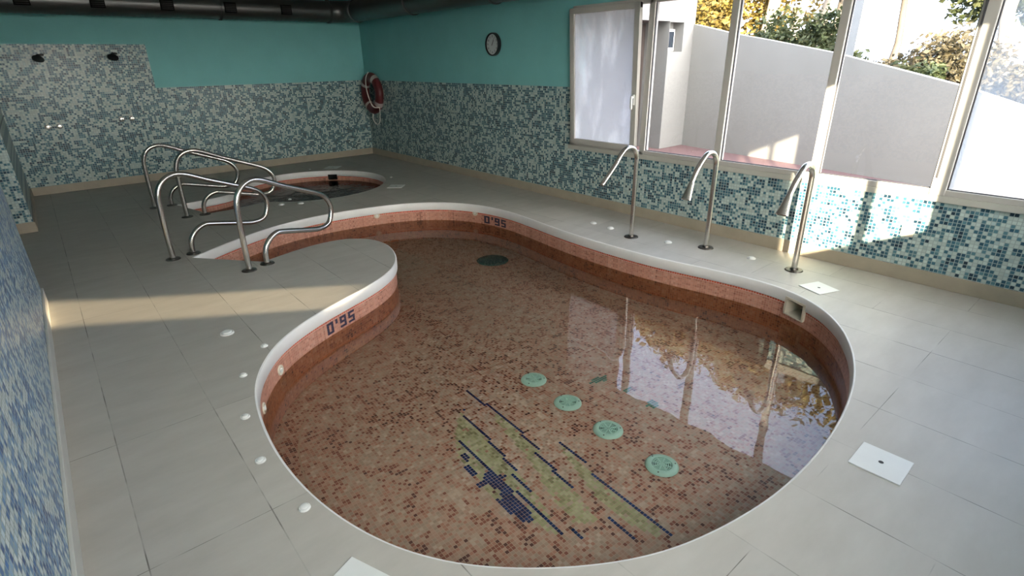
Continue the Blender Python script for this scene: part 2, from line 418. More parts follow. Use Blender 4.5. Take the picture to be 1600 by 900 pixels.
def area(P): return 0.5*sum(P[i].x*P[(i+1) % len(P)].y-P[(i+1) % len(P)].x*P[i].y for i in range(len(P)))
def offset(P, d):
    """push the closed outline outward by d"""
    s = 1 if area(P) > 0 else -1; out = []; n = len(P)
    for i in range(n):
        e1 = (P[i]-P[i-1]).normalized(); e2 = (P[(i+1) % n]-P[i]).normalized()
        n1 = Vector((e1.y, -e1.x))*s; n2 = Vector((e2.y, -e2.x))*s
        b = (n1+n2)
        if b.length < 1e-4: b = n1
        b.normalize(); k = max(0.45, b.dot(n1)); out.append(P[i]+b*(d/k))
    return out
def strip(bm, P, prof, skip=None, skip_from=None):
    """sweep a profile [(outward, z)] round the closed outline, UV in metres; skip = edge indices left open"""
    uvl = bm.loops.layers.uv.get('UVMap') or bm.loops.layers.uv.new('UVMap')
    rows = []
    for d, z in prof:
        Q = offset(P, d) if abs(d) > 1e-9 else P
        rows.append([bm.verts.new((q.x, q.y, z)) for q in Q])
    n = len(P); arc = [0]
    for i in range(n): arc.append(arc[-1]+(P[(i+1) % n]-P[i]).length)
    h = [0]
    for a, b in zip(prof, prof[1:]): h.append(h[-1]-math.hypot(b[0]-a[0], b[1]-a[1]))
    for r in range(len(rows)-1):
        for i in range(n):
            if skip and i in skip: continue
            j = (i+1) % n
            f = bm.faces.new((rows[r][i], rows[r][j], rows[r+1][j], rows[r+1][i]))
            for lp, (u, v) in zip(f.loops, ((arc[i], h[r]), (arc[i+1], h[r]), (arc[i+1], h[r+1]), (arc[i], h[r+1]))): lp[uvl].uv = (u, v)
    return bm
def edges_between(P, a, b):
    """indices of outline edges lying between the points nearest a and b (short way)"""
    ia = min(range(len(P)), key=lambda i: (P[i]-Vector(a)).length); ib = min(range(len(P)), key=lambda i: (P[i]-Vector(b)).length)
    lo, hi = min(ia, ib), max(ia, ib)
    return list(range(lo, hi)), P[lo], P[hi]

# ------------------------------------------------------------------ the setting
bm = fill(B(), [[(-2.6, YN-0.12), (XR+0.2, YN-0.12), (XR+0.2, YE+0.2), (-2.6, YE+0.2)], [tuple(p) for p in offset(rim, 0.012)], [tuple(p) for p in offset(tub, 0.012)]], 0.0)
struct('floor', bm, 'floor', label='grey stone tile pool deck', up=True)
struct('ceiling', box(B(), -2.6, XR+0.45, YN-0.2, YE+0.2, ZC, ZC+0.15), 'ceiling', label='grey painted ceiling')
struct('trim_1', box(B(), -2.8, 5.12, YN-0.2, YE+0.3, ZC+0.15, 4.1), 'roof', label='flat roof of the pool house')
struct('wall_end', box(B(), -2.6, XR+0.2, YE, YE+0.2, 0, ZC), 'wall_x', label='far end wall with mosaic and teal paint')
# right wall: below the windows, beyond them, above them
WY0, WY1, WZ0, WZ1 = -0.40, 4.482, 0.61, 2.088
bm = B()
box(bm, XR, XR+0.2, YN, YE, -0.0, WZ0); box(bm, XR, XR+0.2, WY1, YE, WZ0, ZC); box(bm, XR, XR+0.2, YN, WY0, WZ0, ZC)
box(bm, XR, XR+0.40, WY0, WY1, WZ1, ZC)
struct('wall_right', bm, 'wall_y', label='long right wall with mosaic dado')
# left wall: near length, far length, and the passage between them
Y1, Y2 = 4.955, 7.37
bm = B(); box(bm, XL-0.0-0.5, XL, YN, Y1, 0, ZC); struct('wall_left_near', bm, 'wall_left', label='near left wall covered with blue mosaic')
bm = B(); box(bm, XL-2.2, XL, Y2, YE, 0, ZC); struct('wall_left_far', bm, 'wall_x2', label='far left wall return beyond the passage')
bm = B(); box(bm, -2.6, -2.4, YN, Y2, 0, ZC); struct('wall_left_passage', bm, 'wall_y', label='back wall of the side passage')
# near end wall (behind the camera) with its window and two added for daylight
NX0, NX1, NZ0, NZ1 = 0.50, 2.24, 1.10, 2.54
GX0, GX1, GZ0, GZ1 = -0.25, 0.30, 1.17, 2.44
HX0, HX1, HZ0, HZ1 = 3.50, 4.20, 1.20, 2.30
bm = B()
box(bm, -2.6, GX0, YN-0.12, YN, 0, ZC); box(bm, GX1, NX0, YN-0.12, YN, 0, ZC); box(bm, NX1, HX0, YN-0.12, YN, 0, ZC); box(bm, HX1, XR+0.2, YN-0.12, YN, 0, ZC); box(bm, HX0, HX1, YN-0.12, YN, 0, HZ0); box(bm, HX0, HX1, YN-0.12, YN, HZ1, ZC)
box(bm, NX0, NX1, YN-0.12, YN, 0, NZ0); box(bm, NX0, NX1, YN-0.12, YN, NZ1, ZC)
box(bm, GX0, GX1, YN-0.12, YN, 0, GZ0); box(bm, GX0, GX1, YN-0.12, YN, GZ1, ZC)
struct('wall_near', bm, 'wall_x2', label='near end wall')
# skirting
def skirt(name, pts, h=0.105, t=0.014, mat='base'):
    bm = B()
    for (xa, ya), (xb, yb), (nx, ny) in pts:
        x0, x1 = sorted((xa, xb)); y0, y1 = sorted((ya, yb))
        if nx: box(bm, min(x0, x0+nx*t), max(x0, x0+nx*t), y0, y1, 0, h, 0.003)
        else: box(bm, x0, x1, min(y0, y0+ny*t), max(y0, y0+ny*t), 0, h, 0.003)
    return struct(name, bm, mat, label='stone skirting')
skirt('baseboard_right', [((XR, YN), (XR, YE), (-1, 0))])
skirt('baseboard_end', [((XL, YE), (XR, YE), (0, -1))])
skirt('baseboard_left_near', [((XL, YN), (XL, Y1+0.014), (1, 0)), ((XL-0.5, Y1), (XL, Y1), (0, 1))], mat='base_left')
skirt('baseboard_left_far', [((XL, Y2-0.014), (XL, YE), (1, 0)), ((XL-2.0, Y2), (XL, Y2), (0, -1))])

# ------------------------------------------------------------------ windows in the right wall
struct('trim_2', box(B(), XR-0.018, XR+0.2, WY0-0.03, WY1+0.03, WZ0, WZ0+0.045, 0.004), 'sill', label='cream sill under the right windows')
FX0, FX1 = XR-0.012, XR+0.055           # frame depth
zb, zt = WZ0+0.045, WZ1
def win(n): 
    o = bpy.data.objects.new('window_%d' % n, None); C.objects.link(o); o['kind'] = 'structure'; o.location = (XR, 0, 0); ORG[o.name] = (XR, 0, 0); return o
# window 1: tilted frosted sash
w1 = win(1); w1['label'] = 'tilted window with frosted dirty pane'
bm = B(); box(bm, FX0, FX1, WY1-0.05, WY1, zb, zt, 0.004); box(bm, FX0, FX1, 3.45, WY1, zt-0.045, zt, 0.004); box(bm, FX0, FX1, 3.45, WY1, zb, zb+0.03, 0.004)
box(bm, FX0, FX1, 3.432, 3.495, zb, zt, 0.004)
struct('frame', bm, 'frame', w1)
def tilt(bm, ang, z0):
    bmesh.ops.transform(bm, matrix=Matrix.Translation((XR-0.03, 0, z0)) @ Matrix.Rotation(-ang, 4, 'Y') @ Matrix.Translation((-(XR-0.03), 0, -z0)), verts=bm.verts[:]); return bm
TA = math.radians(2.6); sy0, sy1, sz0, sz1 = 3.53, 4.44, zb+0.025, zt-0.03
bm = B(); sx0, sx1 = XR-0.05, XR-0.005
box(bm, sx0, sx1, sy0, sy0+0.062, sz0, sz1, 0.005); box(bm, sx0, sx1, sy1-0.062, sy1, sz0, sz1, 0.005)
box(bm, sx0, sx1, sy0, sy1, sz0, sz0+0.06, 0.005); box(bm, sx0, sx1, sy0, sy1, sz1-0.055, sz1, 0.005)
sash = struct('sash', tilt(bm, TA, sz0), 'frame', w1)
bm = box(B(), sx0+0.02, sx0+0.026, sy0+0.05, sy1-0.05, sz0+0.05, sz1-0.045); struct('pane', tilt(bm, TA, sz0), 'frost', sash)
bm = B(); box(bm, sx0-0.012, sx0, sy0+0.018, sy0+0.044, 1.14, 1.24, 0.004); box(bm, sx0-0.04, sx0-0.012, sy0+0.022, sy0+0.040, 1.205, 1.222, 0.003)
box(bm, sx0-0.046, sx0-0.028, sy0+0.022, sy0+0.042, 1.10, 1.225, 0.005)
struct('handle', tilt(bm, TA, sz0), 'white_plastic', sash)
# windows 2..5: fixed panes
MUL = [(3.432, 3.495), (2.592, 2.655), (1.735, 1.795), (0.888, 0.978), (WY0, WY0+0.05)]
for n in range(2, 6):
    w = win(n); ya = MUL[n-1][1]; yb = MUL[n-2][0]
    w['label'] = ['', '', 'clear fixed pane beside the tilted sash', 'clear fixed middle pane', 'clear fixed pane with tree view', 'fogged fixed pane at the right edge'][n]
    bm = B(); box(bm, FX0-0.01, FX1, MUL[n-1][0], MUL[n-1][1], zb, zt, 0.005)
    struct('mullion', bm, 'frame', w)
    bm = B(); box(bm, FX0, FX1, ya, yb, zt-0.04, zt, 0.004); box(bm, FX0, FX1, ya, yb, zb, zb+0.042, 0.004)
    struct('frame', bm, 'frame', w)
    struct('pane', box(B(), XR+0.018, XR+0.024, ya-0.01, yb+0.01, zb+0.03, zt-0.03), 'foggy' if n == 5 else 'glass', w)
    bm = B(); box(bm, XR+0.005, XR+0.018, ya, ya+0.008, zb+0.042, zt-0.04); box(bm, XR+0.005, XR+0.018, yb-0.008, yb, zb+0.042, zt-0.04); box(bm, XR+0.005, XR+0.018, ya, yb, zb+0.042, zb+0.048)
    struct('gasket', bm, 'gasket', w)
    if n == 4:
        struct('seal_strip', box(B(), FX0-0.016, FX0-0.010, 0.952, 0.964, zb+0.12, zt, 0.001), 'gasket', w)
# window 6 in the near end wall
w6 = bpy.data.objects.new('window_6', None); C.objects.link(w6); w6['kind'] = 'structure'; w6['label'] = 'window in the near end wall'; w6.location = (1.5, YN, 0); ORG['window_6'] = (1.5, YN, 0)
bm = B()
for x0, x1 in ((NX0, NX0+0.04), (1.49, 1.54), (NX1-0.04, NX1)): box(bm, x0, x1, YN-0.09, YN-0.03, NZ0, NZ1)
box(bm, NX0, NX1, YN-0.09, YN-0.03, NZ0, NZ0+0.04); box(bm, NX0, NX1, YN-0.09, YN-0.03, NZ1-0.04, NZ1)
struct('frame', bm, 'frame', w6)
struct('pane', box(B(), NX0+0.02, NX1-0.02, YN-0.063, YN-0.057, NZ0+0.02, NZ1-0.02), 'glass', w6)

for n_, (gx0, gx1, gz0, gz1), lb in ((7, (GX0, GX1, GZ0, GZ1), 'narrow window in the near end wall'), (8, (HX0, HX1, HZ0, HZ1), 'small window in the near end wall by the right wall')):  # neither window is seen; both added to bring daylight into the room
    wn = bpy.data.objects.new('window_%d' % n_, None); C.objects.link(wn); wn['kind'] = 'structure'; wn['label'] = lb; wn.location = (gx0, YN, 0); ORG[wn.name] = (gx0, YN, 0)
    bm = B()
    for x0, x1 in ((gx0, gx0+0.04), (gx1-0.04, gx1)): box(bm, x0, x1, YN-0.09, YN-0.03, gz0, gz1)
    box(bm, gx0, gx1, YN-0.09, YN-0.03, gz0, gz0+0.04); box(bm, gx0, gx1, YN-0.09, YN-0.03, gz1-0.04, gz1)
    struct('frame', bm, 'frame', wn)
    struct('pane', box(B(), gx0+0.02, gx1-0.02, YN-0.063, YN-0.057, gz0+0.02, gz1-0.02), 'glass', wn)
# unseen walls added outside to keep the low sun off the added windows
bm = box(B(), -3.6, -1.66, -2.15, -2.0, 0, 4.0); box(bm, 1.25, 2.35, -2.15, -2.0, 0, 3.6)
struct('wall_outside', bm, 'annex', label='white outside walls beyond the near end')

# ------------------------------------------------------------------ main pool
pool = thing('swimming_pool', 'large kidney-shaped pool lined with brown mosaic in the stone deck', 'swimming pool', (2.2, 2.6, FLOOR_P))
COPE = [(0.012, 0.0), (0.004, -0.003), (0.0, -0.012), (0.0, -0.086), (0.004, -0.092), (0.016, -0.094)]
MZ0, MZ1 = -0.168, -0.043         # skimmer mouth
sk, m0, m1 = edges_between(rim, (3.848, 1.475), (3.775, 1.285))
def pool_shell(P, root, sk, m0, m1, zf, wall, inward, water, seam=None, level=WATER, mz=(MZ0, MZ1)):
    # the skimmer opening cuts coping and wall
    obj('coping', strip(B(), P, COPE[:3]+[(0.0, mz[1])]), 'coping', root, smooth=True)
    obj('coping_face', strip(B(), P, [(0.0, mz[1])]+COPE[3:], sk), 'coping', root, smooth=True)
    Pw = offset(P, 0.015)
    obj('tile_band', strip(B(), Pw, [(0, -0.092), (0, -0.114)], sk), 'band', root)
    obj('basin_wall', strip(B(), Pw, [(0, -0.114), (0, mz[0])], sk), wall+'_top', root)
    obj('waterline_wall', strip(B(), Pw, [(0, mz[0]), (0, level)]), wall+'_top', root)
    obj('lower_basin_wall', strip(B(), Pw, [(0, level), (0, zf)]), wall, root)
    obj('basin_floor', fill(B(), [[tuple(p) for p in Pw]], zf), 'pool_floor', root, up=True)
    if seam:
        S0 = offset(P, -seam); S1 = offset(P, -seam-0.009)
        b = B(); v0 = [b.verts.new((p.x, p.y, zf+0.0015)) for p in S0]; v1 = [b.verts.new((p.x, p.y, zf+0.0015)) for p in S1]
        for i in range(len(S0)):
            if P[i].y < 4.6 and P[i].x < 2.2: b.faces.new((v0[i], v0[(i+1) % len(S0)], v1[(i+1) % len(S0)], v1[i]))
        obj('floor_seam', b, 'seam', root)
    obj('water', fill(B(), [[tuple(p) for p in offset(P, 0.013)]], level), water, root, label='clear still water', up=True)
    # skimmer niche
    a, b2 = Vector((m0.x, m0.y, 0)), Vector((m1.x, m1.y, 0)); e = (b2-a).normalized(); n = Vector((e.y, -e.x, 0))
    if n.dot(Vector((inward.x, inward.y, 0))-a) > 0: n = -n
    b = B(); L = 0.22; t = 0.014; z0, z1 = mz
    def slab(s0, s1, d0, d1, za, zb_):
        vs = [b.verts.new(a+e*s+n*d+Vector((0, 0, z))) for s in (s0, s1) for d in (d0, d1) for z in (za, zb_)]
        for f in [(0, 1, 3, 2), (4, 6, 7, 5), (0, 4, 5, 1), (2, 3, 7, 6), (0, 2, 6, 4), (1, 5, 7, 3)]: b.faces.new([vs[i] for i in f])
    W = (b2-a).length
    slab(-0.004, t, -0.004, L, z0, z1); slab(W-t, W+0.004, -0.004, L, z0, z1); slab(0, W, -0.004, L, z1-t, z1); slab(0, W, L-t, L, z0, z1); slab(0, W, -0.004, L, z0-0.01, z0)
    obj('skimmer_mouth', b, 'cream_plastic', root)
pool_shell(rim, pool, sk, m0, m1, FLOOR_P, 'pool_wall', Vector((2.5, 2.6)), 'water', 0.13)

# mosaic picture on the pool floor: cells of the tile grid
CA, SA = math.cos(math.radians(3)), math.sin(math.radians(3))
def to_cell(x, y): return math.floor((x*CA-y*SA)/PT), math.floor((x*SA+y*CA)/PT)
def cell_xy(i, j):
    u, v = (i+0.5)*PT, (j+0.5)*PT; return u*CA+v*SA, -u*SA+v*CA
LINES = [[(1.726, 2.544), (1.714, 2.345)], [(1.734, 2.344), (1.735, 2.301)], [(1.729, 2.277), (1.714, 1.962)], [(1.690, 1.955), (1.680, 1.803)], [(1.655, 1.794), (1.648, 1.626)], [(1.623, 1.625), (1.615, 1.465)],
         [(1.552, 2.334), (1.537, 2.05)], [(1.513, 2.034), (1.505, 1.881)], [(1.481, 1.872), (1.474, 1.752)], [(1.45, 1.734), (1.443, 1.596)], [(1.388, 2.162), (1.374, 1.851)], [(1.376, 1.635), (1.360, 1.297)], [(1.423, 1.273), (1.42, 1.213)],
         [(1.81, 1.75), (1.80, 1.55)], [(1.768, 1.468), (1.743, 0.955)], [(1.599, 1.211), (1.592, 1.058)], [(1.583, 2.385), (1.583, 2.38)]]
BLUE = [[(1.33, 2.065), (1.351, 2.047), (1.339, 1.971), (1.306, 1.978)], [(1.281, 1.963), (1.32, 1.951), (1.309, 1.872), (1.273, 1.868)], [(1.247, 1.815), (1.326, 1.808), (1.312, 1.772), (1.246, 1.772)],
        [(1.325, 1.855), (1.385, 1.842), (1.364, 1.644), (1.315, 1.655), (1.304, 1.787)], [(1.303, 1.69), (1.355, 1.65), (1.335, 1.476), (1.299, 1.425), (1.270, 1.48), (1.278, 1.617)], [(1.255, 1.665), (1.278, 1.655), (1.268, 1.54), (1.246, 1.55)], [(1.375, 1.782), (1.42, 1.778), (1.415, 1.756), (1.372, 1.760)]]
OLV = [[(1.55, 2.25), (1.49, 1.80), (1.445, 1.588), (1.372, 1.29), (1.335, 1.31), (1.308, 1.437), (1.262, 1.70), (1.281, 1.841), (1.31, 2.06), (1.41, 2.23), (1.56, 2.39)],
       [(1.73, 2.29), (1.716, 2.103), (1.69, 1.90), (1.611, 1.455), (1.543, 1.232), (1.453, 1.30), (1.478, 1.456), (1.60, 1.83), (1.66, 2.14)],
       [(1.806, 1.746), (1.768, 1.462), (1.742, 0.965), (1.682, 0.999), (1.644, 1.124), (1.656, 1.342), (1.767, 1.686)]]
TEAL = [[(2.385, 2.070), (2.476, 2.085), (2.57, 2.06), (2.506, 2.010)], [(2.49, 1.86), (2.57, 1.853), (2.516, 1.808)], [(2.465, 1.650), (2.542, 1.68), (2.58, 1.634), (2.510, 1.592)]]
blue = set(); olive = set(); teal = set()
for (xa, ya), (xb, yb) in LINES:
    n = max(1, int(math.hypot(xb-xa, yb-ya)/0.006))
    i0 = to_cell((xa+xb)/2, (ya+yb)/2)[0]
    for q in range(n+1): blue.add((i0, to_cell(xa+(xb-xa)*q/n, ya+(yb-ya)*q/n)[1]))
for polys, st in ((BLUE, blue), (OLV, olive), (TEAL, teal)):
    for P in polys:
        for i in range(20, 160):
            for j in range(40, 160):
                if inside(P, *cell_xy(i, j)): st.add((i, j))
olive = {c for c in olive if random.random() > 0.10}
def cells(st, z, g=0.0013):
    b = B()
    for i, j in sorted(st):
        u0, u1, v0, v1 = i*PT+g, (i+1)*PT-g, j*PT+g, (j+1)*PT-g
        b.faces.new([b.verts.new((u*CA+v*SA, -u*SA+v*CA, z)) for u, v in ((u0, v0), (u1, v0), (u1, v1), (u0, v1))])
    return b
def clumps(st):
    st = set(st)
    while st:
        q = [st.pop()]; out = set(q)
        while q:
            i, j = q.pop()
            for di in (-1, 0, 1):
                for dj in (-1, 0, 1):
                    c = (i+di, j+dj)
                    if c in st: st.remove(c); out.add(c); q.append(c)
        yield out
for nm, st, dz, g, mt, lb in (('olive_mosaic', olive-blue, 0.0015, 0.0008, 'olive', 'olive green mosaic patch'), ('navy_mosaic', blue, 0.0022, 0.0013, 'blue', 'navy blue mosaic lines'), ('teal_mosaic', teal-blue, 0.0015, 0.0012, 'teal', 'teal mosaic patch')):
    for cl in clumps(st):
        if len(cl) > 3 or nm == 'navy_mosaic': obj(nm, cells(cl, FLOOR_P+dz, g), mt, pool, label=lb)
# depth marking 0'95 in navy tiles on the wall above the water
FONT = {'0': ['###', '#.#', '#.#', '#.#', '###'], "'": ['#', '#', '.', '.', '.'], '9': ['###', '#.#', '###', '..#', '###'], '5': ['###', '#..', '###', '..#', '###']}
rimw = offset(rim, 0.015)
def marking(Pa, Pb, inw):
    a, b2 = Vector((*Pa, 0)), Vector((*Pb, 0)); ch_ = 0.0175
    def at(t):
        p = a.lerp(b2, t); i = min(range(len(rimw)), key=lambda k: (rimw[k]-p.xy).length); best = None
        for k in (i-1, i):
            s, e = rimw[k], rimw[(k+1) % len(rimw)]; d = e-s; u = max(0, min(1, (p.xy-s).dot(d)/d.length_squared)); r = s+d*u
            if best is None or (r-p.xy).length < (best-p.xy).length: best = r
        return best+(Vector(inw)-best).normalized()*0.003
    total = sum(len(FONT[c][0])+1 for c in "0'95")-1; c0 = 0
    for ch in "0'95":
        g = FONT[ch]; b = B()
        for q in range(len(g[0])):
            p0, p1 = at((c0+q)/total), at((c0+q+1.0)/total)
            for r in range(5):
                if g[r][q] == '#':
                    z1 = -0.118-r*ch_-0.001; z0 = z1-ch_+0.0005
                    b.faces.new([b.verts.new(v) for v in ((p0.x, p0.y, z0), (p1.x, p1.y, z0), (p1.x, p1.y, z1), (p0.x, p0.y, z1))])
        obj('depth_apostrophe' if ch == "'" else 'depth_numeral', b, 'navy_dark', pool, label='dark navy tile %s of the depth marking' % ('mark' if ch == "'" else 'numeral '+ch))
        c0 += len(g[0])+1
marking((1.19, 3.43), (1.45, 3.55), (1.6, 2.9))
marking((3.742, 4.97), (3.835, 4.63), (3.0, 4.5))

# ------------------------------------------------------------------ hot tub
hot = thing('hot_tub', 'round hot tub with dark bubbling water behind the far pair of handrails', 'hot tub', (2.5, 7.5, FLOOR_P))
tk, q0, q1 = edges_between(tub, (3.31, 8.51), (3.46, 8.38))
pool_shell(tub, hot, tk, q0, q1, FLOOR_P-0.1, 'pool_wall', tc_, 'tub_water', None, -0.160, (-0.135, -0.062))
for ch in C.objects:
    if ch.parent == hot and ch.name.startswith('water'): ch['label'] = 'dark rippled water'
    if ch.parent == hot and ch.name.startswith('skimmer_mouth'): ch.data.materials[0] = M['black']

# ------------------------------------------------------------------ handrails
RAIL = [(0, 0.0), (0, 0.25), (0.005, 0.48), (0.015, 0.57), (0.05, 0.645), (0.11, 0.695), (0.19, 0.715), (0.27, 0.70), (0.36, 0.663), (0.48, 0.61), (0.75, 0.505), (0.87, 0.455), (0.94, 0.405), (0.982, 0.335), (0.985, 0.26), (0.95, 0.18), (0.895, 0.145), (0.82, 0.138), (0.73, 0.15), (0.40, 0.225), (0.33, 0.232), (0.26, 0.205), (0.205, 0.15), (0.182, 0.085), (0.180, 0.0)]
def handrail(x, y, ang, label, group):
    t = thing('handrail', label, 'handrail', (x, y, 0), group)
    d = Vector((math.cos(ang), math.sin(ang), 0)); o = Vector((x, y, 0))
    pts = [o+d*p.x+Vector((0, 0, p.y)) for p in catmull([Vector((s, z, 0)) for s, z in RAIL], 4)]
    obj('rail', tube(B(), pts, 0.0225, 14), 'steel', t, smooth=True)
    for s in (0.0, 0.180):
        c = o+d*s
        obj('foot_flange', lathe(B(), [(0.0, 0.016), (0.024, 0.016), (0.03, 0.010), (0.055, 0.008), (0.060, 0.0), (0, 0)], c, seg=20), 'steel_dark', t, smooth=True)
    return t
handrail(1.031, 4.613, math.radians(23), 'steel handrail nearest the camera, at the edge of the pale pool peninsula', 'pool handrails')
handrail(0.611, 5.374, math.radians(17), 'steel handrail left of the pool entry, standing by the pointed tip of the white coping', 'pool handrails')
handrail(1.026, 6.895, math.radians(-4), 'steel handrail on the near side of the hot tub entry', 'hot tub handrails')
handrail(0.83, 7.648, math.radians(0), 'steel handrail farthest from the camera, nearest the end wall', 'hot tub handrails')

# ------------------------------------------------------------------ swan-neck water spouts by the windows
def spout(x, y, ang, end, flare, label):
    t = thing('water_spout', label, 'water spout', (x, y, 0), 'swan-neck spouts beside the pool')
    prof = [(0, 0), (0, 0.3), (0, 0.55), (0.0, 0.70), (0.006, 0.765), (0.045, 0.822), (0.105, 0.845), (0.165, 0.838), (0.225, 0.795), (0.30, 0.71), end]
    d = Vector((math.cos(ang), math.sin(ang), 0)); w = Vector((-d.y, d.x, 0)); o = Vector((x, y, 0))
    pts = [o+d*p.x+Vector((0, 0, p.y)) for p in catmull([Vector((s, z, 0)) for s, z in prof], 5)]
    obj('pipe', tube(B(), pts, 0.0215, 16), 'steel', t, smooth=True)
    if flare:
        dr = (pts[-1]-pts[-4]).normalized(); nrm = dr.cross(w).normalized(); b = B(); rings = []
        for s, a_, c_ in ((-0.09, 0.0235, 0.0235), (-0.02, 0.034, 0.021), (0.05, 0.046, 0.018), (0.053, 0.040, 0.012), (0.0, 0.03, 0.010)):
            rings.append([b.verts.new(pts[-1]+dr*s+w*(a_*math.cos(2*PI*k/20))+nrm*(c_*math.sin(2*PI*k/20))) for k in range(20)])
        for r0, r1 in zip(rings, rings[1:]):
            for k in range(20): b.faces.new((r0[k], r1[k], r1[(k+1) % 20], r0[(k+1) % 20]))
        b.faces.new(rings[-1])
        obj('nozzle', b, 'steel', t, smooth=True)
    obj('foot_flange', lathe(B(), [(0.0, 0.022), (0.027, 0.022), (0.032, 0.010), (0.062, 0.008), (0.068, 0.0), (0, 0)], o, seg=24), 'steel_dark', t, smooth=True)
spout(4.047, 3.047, PI, (0.46, 0.565), False, 'curved steel water spout below the tilted frosted window')
spout(4.272, 2.394, PI, (0.385, 0.55), True, 'curved steel water spout, middle one of three by the pool')
spout(4.284, 1.624, PI, (0.385, 0.57), True, 'curved steel water spout in front of the sunlit wall patch')

# ------------------------------------------------------------------ small fittings on the deck
def button(x, y, r, label, z=0.0, axis=(0, 0, 1), name='air_button', cat='button', group='white deck buttons'):
    t = thing(name, label, cat, (x, y, z), group)
    h = 0.010+r*0.22
    obj('flange', lathe(B(), [(0, 0.002), (r*0.9, h*0.55), (r, h*0.40), (r*1.02, 0), (0, 0)], (x, y, z), axis, 24), 'white_plastic', t, smooth=True)
    obj('cap', lathe(B(), [(0, h*1.05), (r*0.35, h), (r*0.62, h*0.86), (r*0.70, h*0.6), (r*0.70, h*0.3), (0, h*0.3)], (x, y, z), axis, 24), 'white_plastic', t, smooth=True)
    return t
button(0.577, 3.515, 0.040, 'large round white button left of the pool, nearest the sunlit strip')
button(0.700, 3.180, 0.021, 'small white button on the left deck just below the large round button')
button(0.504, 2.912, 0.021, 'small white button on the left deck, second from the large round button')
button(0.399, 2.504, 0.022, 'small white button beside the leftmost bulge of the pool, third from the large round button')
button(0.356, 2.131, 0.022, 'small white button on the left deck, fourth from the large round button')
button(0.399, 1.739, 0.022, 'small white button nearest the camera, at the lower left pool edge')
button(2.010, 6.716, 0.036, 'white button in front of the hot tub, left one of the larger pair')
button(2.206, 6.615, 0.036, 'white button in front of the hot tub, right one of the larger pair')
button(2.180, 6.912, 0.020, 'tiny white button between the larger pair and the hot tub rim')
button(4.130, 3.600, 0.034, 'white button farther left of two behind the first water spout')
button(4.118, 3.359, 0.034, 'white button just left of the foot of the first water spout')
button(4.154, 2.705, 0.034, 'white button between the first and second water spouts')
button(4.296, 1.981, 0.034, 'white button between the second and third water spouts')
button(3.798, 7.276, 0.018, 'tiny white button right of the hot tub beside a square lid')
button(3.159, 8.776, 0.018, 'tiny white button behind the hot tub rim near the far square lid')
# jets in the pool walls
def wall_jet(x, y, z, label):
    P = rimw; p = Vector((x, y)); best = None
    for i in range(len(P)):
        s, e = P[i], P[(i+1) % len(P)]; d = e-s; u = max(0, min(1, (p-s).dot(d)/d.length_squared)); r = s+d*u
        if best is None or (r-p).length < (best[0]-p).length: best = (r, d.normalized())
    r, d = best; n = Vector((d.y, -d.x))
    if not inside(P, *(r+n*0.02)): n = -n
    t = thing('wall_jet', label, 'pool jet', (r.x, r.y, z), 'white jets in the pool wall')
    c = (r.x, r.y, z); ax = (n.x, n.y, 0)
    obj('flange', lathe(B(), [(0.014, 0.004), (0.030, 0.008), (0.034, 0.004), (0.035, -0.004), (0.014, -0.004), (0.014, 0.004)], c, ax, 22), 'cream_plastic', t, smooth=True)
    obj('nozzle', lathe(B(), [(0, 0.004), (0.008, 0.004), (0.0095, 0.012), (0.0145, 0.010), (0.0145, -0.003), (0, -0.003)], c, ax, 18), 'white_plastic', t, smooth=True)
wall_jet(0.735, 3.165, -0.175, "white jet in the left pool wall, upper one of two, below the 0'95 marking")
wall_jet(0.552, 2.850, -0.205, 'white jet in the left pool wall, lower one of two, nearer the camera')
wall_jet(3.755, 5.114, -0.105, 'white jet in the far pool wall beside the far depth marking')
wall_jet(2.804, 5.821, -0.110, 'white jet in the far pool wall behind the peninsula')
# square lids
def lid(x, y, h, ang, label):
    t = thing('skimmer_lid', label, 'lid', (x, y, 0), 'white square lids in the deck')
    obj('plate', obox(B(), x, y, h, h, 0.0, 0.006, ang, 0.002), 'white_plastic', t)
    d = Vector((math.cos(ang), math.sin(ang), 0))
    obj('finger_hole', lathe(B(), [(0, 0.0066), (0.009, 0.0066), (0.010, 0.0062), (0, 0.0062)], (x, y, 0), seg=16), 'hole', t)
    return t
lid(2.314, 0.386, 0.094, math.radians(1), 'white square lid with a finger hole on the deck at the lower right')
lid(4.046, 1.337, 0.094, math.radians(-21), 'white square lid beside the skimmer mouth, near the third water spout')
lid(0.386, 1.286, 0.094, math.radians(22), 'white square lid cut by the bottom edge of the photo')
lid(3.505, 8.68, 0.11, math.radians(-45), 'white square lid behind the hot tub, nearest the end wall')
lid(3.535, 6.65, 0.10, math.radians(-45), 'white square lid right of the hot tub on the dim deck')

